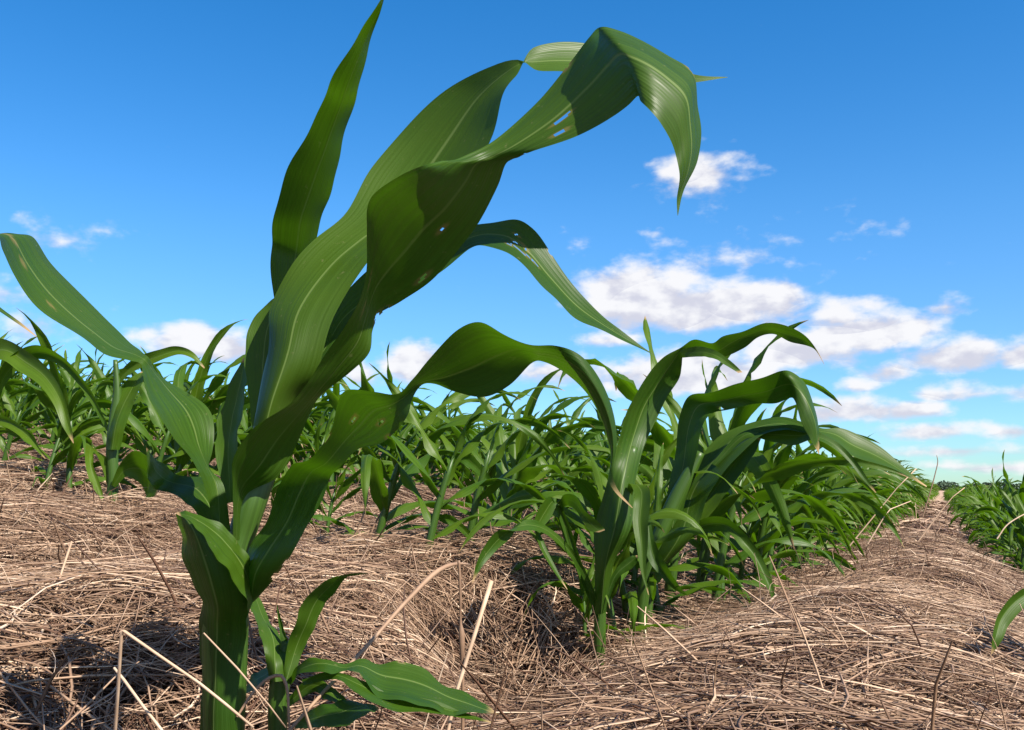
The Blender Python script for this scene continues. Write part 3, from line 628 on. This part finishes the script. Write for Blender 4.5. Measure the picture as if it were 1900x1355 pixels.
def pale_stemmed_plant():
    w, Y = on_ground(208, 948)
    b = np.array([w[0], w[1], float(ground_z(w[0], w[1]))])
    p = empty("corn_plant", b)
    tag(p, "slim corn plant with pale upright stem under the big left leaf", "corn plant", "corn plants")
    stem_from("stem", [(207, 990, Y, 10), (207, 945, Y, 11), (210, 890, Y, 10), (208, 840, Y, 11), (212, 790, Y, 11), (218, 730, Y, 8), (214, 668, Y, 4)], p, M_stem, 36, 12)
    k = Y / 2.4
    G = lambda rows, seed, **kw: sheet_leaf("leaf", [(r[0], r[1], r[2], r[3], Y + k * r[4], Y + k * r[5], (r[6] if len(r) > 6 else 0) * 1.4 * k) for r in rows], p, M_leaf_far, seed=seed, **kw)
    G([(200, 835, 222, 835, -.02, -.02, -.008), (206, 780, 238, 775, -.01, -.03, -.008), (220, 730, 256, 728, 0, -.03, .006), (240, 702, 268, 700, .01, -.01, .006), (262, 690, 270, 688, .02, .02)], 61, N=60, M=9)
    G([(208, 760, 216, 760, 0, 0), (214, 705, 224, 712, 0, -.01, .003), (240, 672, 248, 690, -.02, -.02, .005), (290, 650, 292, 672, -.04, -.05, .006), (332, 643, 330, 658, -.05, -.06, .005), (360, 655, 354, 664, -.06, -.07, .002), (380, 682, 379, 684, -.06, -.06)], 62, N=70, M=9)
    G([(206, 900, 214, 905, -.02, -.02), (222, 862, 236, 885, -.04, -.03, .004), (245, 838, 262, 900, -.06, -.02, .010), (268, 842, 272, 920, -.08, -.03, .010), (290, 870, 270, 925, -.09, -.06, .006), (296, 905, 290, 920, -.10, -.09)], 63, N=60, M=11)
    G([(200, 905, 206, 895, 0, 0), (182, 850, 196, 848, -.02, -.01, .003), (162, 822, 176, 838, -.05, -.03, .004), (158, 858, 172, 860, -.08, -.07, .005), (170, 900, 184, 892, -.10, -.09, .004), (194, 935, 196, 934, -.11, -.11)], 64, N=60, M=9)
    G([(198, 800, 206, 800, .01, .01), (150, 720, 160, 712, .03, .02, .004), (100, 672, 112, 660, .05, .03, .006), (60, 668, 66, 640, .06, .03, .008), (20, 700, 8, 672, .06, .03, .006), (-10, 750, -14, 745, .06, .06)], 65, N=60, M=9)
    w2 = w + np.array([-.45, .12, 0])
    b = np.array([w2[0], w2[1], float(ground_z(w2[0], w2[1]))])
    p = empty("corn_plant", b)
    tag(p, "corn plant at the left edge with a long leaf arching down over the straw bank", "corn plant", "corn plants")
    Y2 = w2[1]
    G2 = lambda rows, seed, **kw: sheet_leaf("leaf", [(r[0], r[1], r[2], r[3], Y2 + k * r[4], Y2 + k * r[5], (r[6] if len(r) > 6 else 0) * 1.4 * k) for r in rows], p, M_leaf_far, seed=seed, **kw)
    bx = CX + FPX * w2[0] / Y2
    stem_from("stem", [(bx, 985, Y2, 10), (bx, 930, Y2, 11), (bx + 2, 840, Y2, 11), (bx + 8, 740, Y2, 8), (bx + 14, 680, Y2, 4)], p, M_stem, 30, 12)
    G2([(bx - 4, 800, bx + 14, 800, 0, 0, -.006), (bx + 8, 715, bx + 34, 722, -.01, -.02, .004), (-55, 645, -40, 690, -.03, -.05, .010), (0, 628, 0, 668, -.06, -.09, .010), (50, 652, 36, 690, -.10, -.12, .010), (92, 688, 70, 712, -.14, -.15, .008), (120, 740, 100, 752, -.17, -.18, .006), (132, 790, 118, 795, -.19, -.19, .003), (137, 822, 136, 823, -.20, -.20)], 66, N=80, M=11)
    G2([(bx - 2, 860, bx + 10, 860, 0, 0), (-70, 780, -60, 800, -.05, -.06, .006), (0, 770, 0, 790, -.10, -.11, .006), (50, 800, 44, 815, -.14, -.15, .005), (85, 850, 84, 852, -.17, -.17)], 67, N=60, M=9)
pale_stemmed_plant()

def plant_field():
    n_things = 7
    labels_extra = [
        "short corn plant with thin stem left of the pale-stemmed one", "small corn plant with a leaf curling down beside the pale-stemmed one",
        "corn plant with bright bare stem, first past the tall plant's lower right leaf", "corn plant with glossy leaf beneath the long arching leaf", "bushy dark corn plant between the arching leaf and the straw", "corn plant behind the bushy dark one, leaves blown right",
        "low corn seedling at the foot of the bright-stemmed plant",
        "corn plant third in line after the hollow in the straw", "corn plant fourth in line after the hollow, leaves over the straw mound", "short corn plant tucked behind the stem at the hollow",
        "low corn shoot at the base of the plant at the hollow", "low leafy corn shoot under the folded broad leaf", "low corn shoot inside the dark hollow in the straw",
        "leafy corn shoot pressed against the plant at the hollow", "leafy corn shoot between the plant at the hollow and the folded leaf"]
    for (px, py, v, hp, turn), lb in zip(EXTRA, labels_extra):
        w, Y = on_ground(px, py); sc = hp * Y / FPX / .47
        print("extra", px, py, "Y", round(float(Y), 2), "scale", round(float(sc), 2))
        put_near(v, w[0], w[1], sc, turn, lb); n_things += 1
    spots = field()
    cnt = {}
    stuff = []
    for i, (dist, x, y, k, s, hsc) in enumerate(spots):
        turn = RNG.normal(0, .45)
        c = cnt[k] = cnt.get(k, -1) + 1
        if n_things < 300:
            if k == 0 and c < 6: lb = f"{ORD[c + 5]} corn plant back along the tall plant's own row"
            elif k in ROWNAME and k != 0 and c < 12: lb = f"{ORD[c]} field corn plant back {ROWNAME[k]}"
            else: lb = "one of many alike corn plants massed in the far rows of the field"
            if n_things < 120:
                put_near(int(RNG.integers(len(NEAR))), x, y, hsc, turn, lb)
            else:
                o = D.objects.new("corn_plant", MIDM[int(RNG.integers(len(MIDM)))]); COL.objects.link(o)
                o.location = (x, y, float(ground_z(x, y)) - .006); o.rotation_euler = (0, 0, turn); o.scale = (hsc,) * 3
                tag(o, lb, "corn plant", "corn plants")
            n_things += 1
        else:
            stuff.append((x, y, turn, hsc, dist))
    VS, QS, TS, US, n = [], [], [], [], 0
    for (x, y, turn, sc, dist) in stuff:
        v, q, t, u = FARM[int(RNG.integers(len(FARM)))]
        c, s_ = math.cos(turn) * sc, math.sin(turn) * sc
        vv = np.stack([v[:, 0] * c - v[:, 1] * s_ + x, v[:, 0] * s_ + v[:, 1] * c + y, v[:, 2] * sc + float(ground_z(x, y))], -1)
        VS.append(vv); QS.append(q + n); TS.append(t + n); US.append(u); n += len(v)
    o = link("corn_field", mesh_from("corn_field", np.concatenate(VS), np.concatenate(QS), np.concatenate(TS), np.concatenate(US)), M_leaf_far)
    tag(o, "dense green corn rows far across the sloping field", "corn", None, "stuff")
    print("field: things", n_things, "stuff plants", len(stuff), "of", len(spots))
plant_field()

# ------------------------------------------------------------------ single dry stalks standing out of the mulch
def stalk(label, pts, tint, node=(), group="dry stalks in the straw"):
    """pts: (px, py, Y, thickness px)"""
    R = np.array(pts, float)
    P = at(R[:, 0], R[:, 1], R[:, 2]); b = P[0].copy()
    V, q, t, uv = tube(P - b, R[:, 3] * .38 / FPX * R[:, 2], 8)
    # thin it into smooth bends
    me = mesh_from("dry_stalk", V, q, t, uv, attrs={"tint": np.full(len(V), tint)})
    o = link("dry_stalk", me, M_straw); o.location = b
    tag(o, label, "stalk", group)
def bent(*pts, n=5):
    R = np.array(pts, float); return catmull(R, n * (len(R) - 1) + 1, R[:, :3] * [1, 1, 300])
stalk("pale straw stalk snapped into a sharp peak left of the tall stem", [(212, 1380, .78, 8), (219, 1280, .76, 8), (225, 1180, .74, 8), (227, 1170, .74, 9), (231, 1172, .74, 8), (300, 1220, .74, 7), (370, 1268, .74, 7), (420, 1308, .745, 7), (470, 1350, .75, 6)], .82)
stalk("pale straw stalk slanting down right beneath the snapped peak", [(212, 1240, .80, 6), (230, 1262, .79, 7), (265, 1310, .77, 7), (310, 1368, .75, 7)], .85)
stalk("thin tan straw rising from the dark hollow to the snapped peak", [(110, 1355, .80, 5), (160, 1310, .84, 5), (215, 1255, .88, 4), (258, 1228, .90, 3)], .6)
stalk("long leaning tan stalk with feathery top crossing the low leaves", bent((520, 1375, .78, 8), (600, 1285, .82, 9), (680, 1200, .87, 9), (760, 1110, .92, 11), (820, 1055, .96, 12), (850, 1046, .98, 8), (872, 1048, 1.0, 4)), .52)
stalk("upright brown stalk with swollen joints beside the pale broken one", bent((858, 1375, .92, 9), (859, 1300, .92, 9), (858, 1240, .92, 8), (856, 1170, .92, 14), (855, 1160, .92, 8), (854, 1100, .92, 8), (852, 1052, .92, 7), (851, 1040, .92, 8)), .38)
stalk("pale broken straw leaning on the upright jointed stalk", [(828, 1375, .90, 9), (845, 1290, .91, 9), (880, 1180, .92, 10), (912, 1078, .93, 11)], .82)
stalk("tan straw bent into a hook before the seedling stem", bent((440, 1330, .78, 6), (470, 1285, .785, 7), (500, 1258, .79, 8), (522, 1254, .79, 9), (530, 1268, .79, 8), (536, 1330, .79, 6), (538, 1370, .79, 6), n=3), .48)
stalk("thin straw crossing the tall stem low down", [(378, 1175, .74, 4), (440, 1240, .735, 5), (500, 1310, .74, 4), (530, 1350, .75, 4)], .7)
stalk("long pale stem lying across the straw mound toward the row", [(1210, 1355, 1.10, 6), (1300, 1240, 1.32, 6), (1380, 1160, 1.6, 6), (1440, 1105, 1.9, 5)], .9)
stalk("pale grass stem leaning right along the far alley", [(1575, 1015, 3.3, 3.5), (1620, 960, 3.3, 3), (1665, 905, 3.3, 2), (1700, 870, 3.3, 3)], .75)
stalk("fine grass stem before the leaves at the alley's left side", [(1610, 1010, 3.0, 3.5), (1640, 960, 3.0, 3), (1652, 945, 3.0, 2.5), (1690, 930, 3.05, 2)], .85)
stalk("pale grass stem leaning in the middle of the far alley", [(1700, 1010, 4.2, 3.5), (1745, 950, 4.2, 3), (1768, 922, 4.2, 2), (1790, 905, 4.2, 2)], .75)
stalk("grass stem arching beside the drooping leaf's side of the alley", bent((1850, 1000, 2.6, 3.5), (1868, 975, 2.6, 3), (1890, 960, 2.6, 3), (1915, 948, 2.6, 3)), .9)
stalk("hair-thin seeding stem rising against the sky at the alley end", bent((1712, 960, 4.0, 3), (1735, 880, 4.0, 2.5), (1740, 855, 4.0, 2), (1738, 845, 4.0, 1.5)), .45)
stalk("brown upright stem in the straw mound", [(1594, 1370, 1.15, 6), (1595, 1300, 1.16, 6), (1592, 1230, 1.17, 6), (1580, 1190, 1.18, 4)], .15)
stalk("dark slanting stem low in the straw mound", [(1722, 1375, 1.15, 6), (1728, 1310, 1.17, 6), (1728, 1270, 1.18, 5), (1600, 1185, 1.3, 4)], .12)
stalk("pale straw standing at the far left mound", [(100, 1110, 1.25, 6), (115, 1060, 1.28, 6), (133, 1005, 1.3, 5)], .7)

# ------------------------------------------------------------------ wood on the horizon
def far_wood():
    m, T = new_mat("far_foliage")
    oi = T.n('ShaderNodeNewGeometry'); nz = T.n('ShaderNodeTexNoise', i_Scale=.6, i_Detail=3.); T.l(oi.outputs['Position'], nz.inputs['Vector'])
    P = T.n('ShaderNodeBsdfPrincipled', i_Roughness=.8); T.l(T.mix(nz.outputs[0], (.03, .055, .03), (.05, .09, .045)), P.inputs['Base Color'])
    out = T.n('ShaderNodeOutputMaterial'); T.l(P.outputs[0], out.inputs[0])
    r_ = np.random.default_rng(5)
    C = []
    for _ in range(46):
        ang = r_.uniform(math.radians(21), math.radians(36)); d = r_.uniform(480, 560)
        x, y = d * math.sin(ang), d * math.cos(ang); R = r_.uniform(1.8, 3.6)
        k = 260
        dirs = r_.normal(size=(k, 3)); dirs /= np.linalg.norm(dirs, axis=1)[:, None]
        c = np.array([x, y, 0.0]) + dirs * (R * r_.uniform(.35, 1, k) ** .5)[:, None] * [1.2, 1.2, .9]
        c[:, 2] += R * .6
        C.append(c)
    C = np.concatenate(C); n = len(C)
    a = r_.normal(size=(n, 3)); a /= np.linalg.norm(a, axis=1)[:, None]
    b = np.cross(a, r_.normal(size=(n, 3))); b /= np.linalg.norm(b, axis=1)[:, None]
    V = np.stack([C - a * .55, C + b * .5, C + a * .55, C - b * .5], 1).reshape(-1, 3)
    o = link("far_wood", mesh_from("far_wood", V, np.arange(n * 4).reshape(-1, 4), smooth=False), m)
    tag(o, "dark low wood on the horizon beyond the field", "wood", None, "stuff")
far_wood()

# ------------------------------------------------------------------ light and sky
S = Vector((.50, -.48, .72)).normalized()
el = math.asin(S.z); az = math.atan2(S.x, S.y)
sun_d = D.lights.new("sun", 'SUN'); sun = D.objects.new("sun", sun_d); COL.objects.link(sun)
sun_d.energy = 5.0; sun_d.angle = math.radians(.5); sun_d.color = (1, .93, .82)
sun.rotation_euler = (-S).to_track_quat('-Z', 'Y').to_euler()

CLOUDS = [  # photo px centre, half sizes, strength
    (1300, 332, 74, 46, .66), (1255, 320, 40, 24, .5), (1190, 558, 115, 70, 1.3), (1300, 575, 135, 54, 1.25), (1420, 560, 85, 40, 1.0), (1560, 590, 80, 32, .75),
    (1610, 625, 110, 46, 1.05), (1480, 655, 130, 38, 1.1), (1780, 660, 95, 32, .95), (1895, 658, 45, 30, .95),
    (1290, 700, 160, 50, 1.1), (1420, 705, 60, 26, .8), (1720, 734, 36, 16, .75), (1830, 730, 80, 15, .5), (1590, 762, 110, 26, .85), (1690, 762, 55, 22, .9), (1730, 802, 85, 17, .68), (1880, 803, 55, 12, .55),
    (370, 640, 110, 36, 1.1), (430, 650, 70, 28, .8), (770, 680, 75, 38, 1.05), (668, 700, 40, 32, .8), (130, 447, 44, 20, .22), (10, 545, 52, 23, .38), (70, 602, 52, 28, .28),
    (1365, 480, 70, 16, .08), (1140, 632, 50, 16, .6), (1587, 717, 30, 13, .5), (1770, 838, 120, 11, .48), (1880, 868, 70, 11, .5), (1750, 865, 70, 9, .4), (1040, 690, 120, 26, .7), (1755, 570, 35, 15, .45), (1650, 690, 40, 20, .4),
]
def build_world():
    w = D.worlds.new("World"); scn.world = w; w.use_nodes = True
    T = NT(w.node_tree)
    sky = T.n('ShaderNodeTexSky', sky_type='NISHITA'); sky.sun_disc = False
    sky.sun_elevation = el; sky.sun_rotation = az; sky.altitude = 300; sky.air_density = 1.0; sky.dust_density = .15; sky.ozone_density = 2.2
    tc = T.n('ShaderNodeTexCoord'); nv = T.n('ShaderNodeVectorMath', operation='NORMALIZE'); T.l(tc.outputs['Generated'], nv.inputs[0])
    sep = T.n('ShaderNodeSeparateXYZ'); T.l(nv.outputs[0], sep.inputs[0])
    A = T.math('ARCTAN2', sep.outputs[0], sep.outputs[1]); E = T.math('ARCSINE', sep.outputs[2])
    cc = T.n('ShaderNodeCombineXYZ'); T.l(A, cc.inputs[0]); T.l(T.math('MULTIPLY', E, 1.7), cc.inputs[1])
    def fbm(scale, detail, off, rough=.55):
        nd = T.n('ShaderNodeTexNoise', i_Scale=scale, i_Detail=detail, i_Roughness=rough)
        ad = T.n('ShaderNodeVectorMath', operation='ADD'); T.l(cc.outputs[0], ad.inputs[0]); ad.inputs[1].default_value = off; T.l(ad.outputs[0], nd.inputs['Vector'])
        return nd.outputs[0]
    n1 = fbm(25., 7., (3., 1., .0), .5); n1b = fbm(25., 7., (2.988, .984, .0), .5); n2 = fbm(75., 5., (7., 2., 1.))
    total = None; hgt = None
    for (px, py, rx, ry, s) in CLOUDS:
        d = at(px, py, 1.0) - np.array([0, 0, HCAM]); d /= np.linalg.norm(d)
        a0, e0 = math.atan2(d[0], d[1]), math.asin(d[2])
        cosf = 1.0
        da = T.math('MULTIPLY', T.math('SUBTRACT', A, a0), FPX / rx * .97)
        de = T.math('SUBTRACT', E, e0)
        up = T.math('MULTIPLY', T.math('MAXIMUM', de, 0.), FPX / ry); dn = T.math('MULTIPLY', T.math('MINIMUM', de, 0.), FPX / (ry * .72))
        r2 = T.math('ADD', T.math('MULTIPLY', da, da), T.math('ADD', T.math('MULTIPLY', up, up), T.math('MULTIPLY', dn, dn)))
        b = T.math('MULTIPLY', T.math('SUBTRACT', 1.25, T.math('SQRT', r2)), s)
        h = T.math('MULTIPLY', T.math('ADD', up, dn), T.math('GREATER_THAN', b, 0.))
        total = b if total is None else T.math('MAXIMUM', total, b)
        hgt = h if hgt is None else T.math('ADD', hgt, h)
    # unseen cloud added behind and beside the viewpoint to neutralise the blue fill light
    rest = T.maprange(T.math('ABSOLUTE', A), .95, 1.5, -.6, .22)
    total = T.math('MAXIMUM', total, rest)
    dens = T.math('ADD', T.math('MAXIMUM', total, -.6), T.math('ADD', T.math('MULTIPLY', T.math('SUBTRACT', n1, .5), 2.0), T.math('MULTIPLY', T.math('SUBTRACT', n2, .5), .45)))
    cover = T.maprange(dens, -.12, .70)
    lit = T.math('ADD', T.math('MULTIPLY', T.math('SUBTRACT', n1, n1b), 2.6), T.math('ADD', T.math('MULTIPLY', hgt, .30), T.math('MULTIPLY', T.math('SUBTRACT', n2, .5), .5)))  # cloud light painted in: pale tops, grey undersides from height and offset noise
    lit = T.maprange(lit, -.45, .40)
    STR = .096
    k = 1 / STR
    ccol = T.mix(lit, (.33 * k, .333 * k, .385 * k), (.47 * k, .468 * k, .478 * k))
    # colour grade of the clear sky
    hs = T.n('ShaderNodeHueSaturation', i_Saturation=1.41, i_Value=1.0, i_Hue=.5); T.l(sky.outputs[0], hs.inputs['Color'])
    tint = T.mix(T.maprange(E, 0., .30, 0., 1.), (.42, .645, .88), (1., .96, 1.0))
    mul = T.n('ShaderNodeMix', data_type='RGBA', blend_type='MULTIPLY'); mul.inputs[0].default_value = 1.0
    T.l(hs.outputs[0], mul.inputs[6]); T.l(tint, mul.inputs[7])
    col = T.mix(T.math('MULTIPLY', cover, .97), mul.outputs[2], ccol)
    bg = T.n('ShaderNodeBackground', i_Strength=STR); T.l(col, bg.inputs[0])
    out = T.n('ShaderNodeOutputWorld'); T.l(bg.outputs[0], out.inputs[0])
build_world()

vs = scn.view_settings
vs.view_transform = 'Standard'; vs.look = 'None'; vs.exposure = 1.05; vs.gamma = 1.0
vs.use_curve_mapping = False
scn.cycles.use_denoising = True
scn.cycles.max_bounces = 8
scn.cycles.transmission_bounces = 6
scn.cycles.sample_clamp_indirect = 4.0
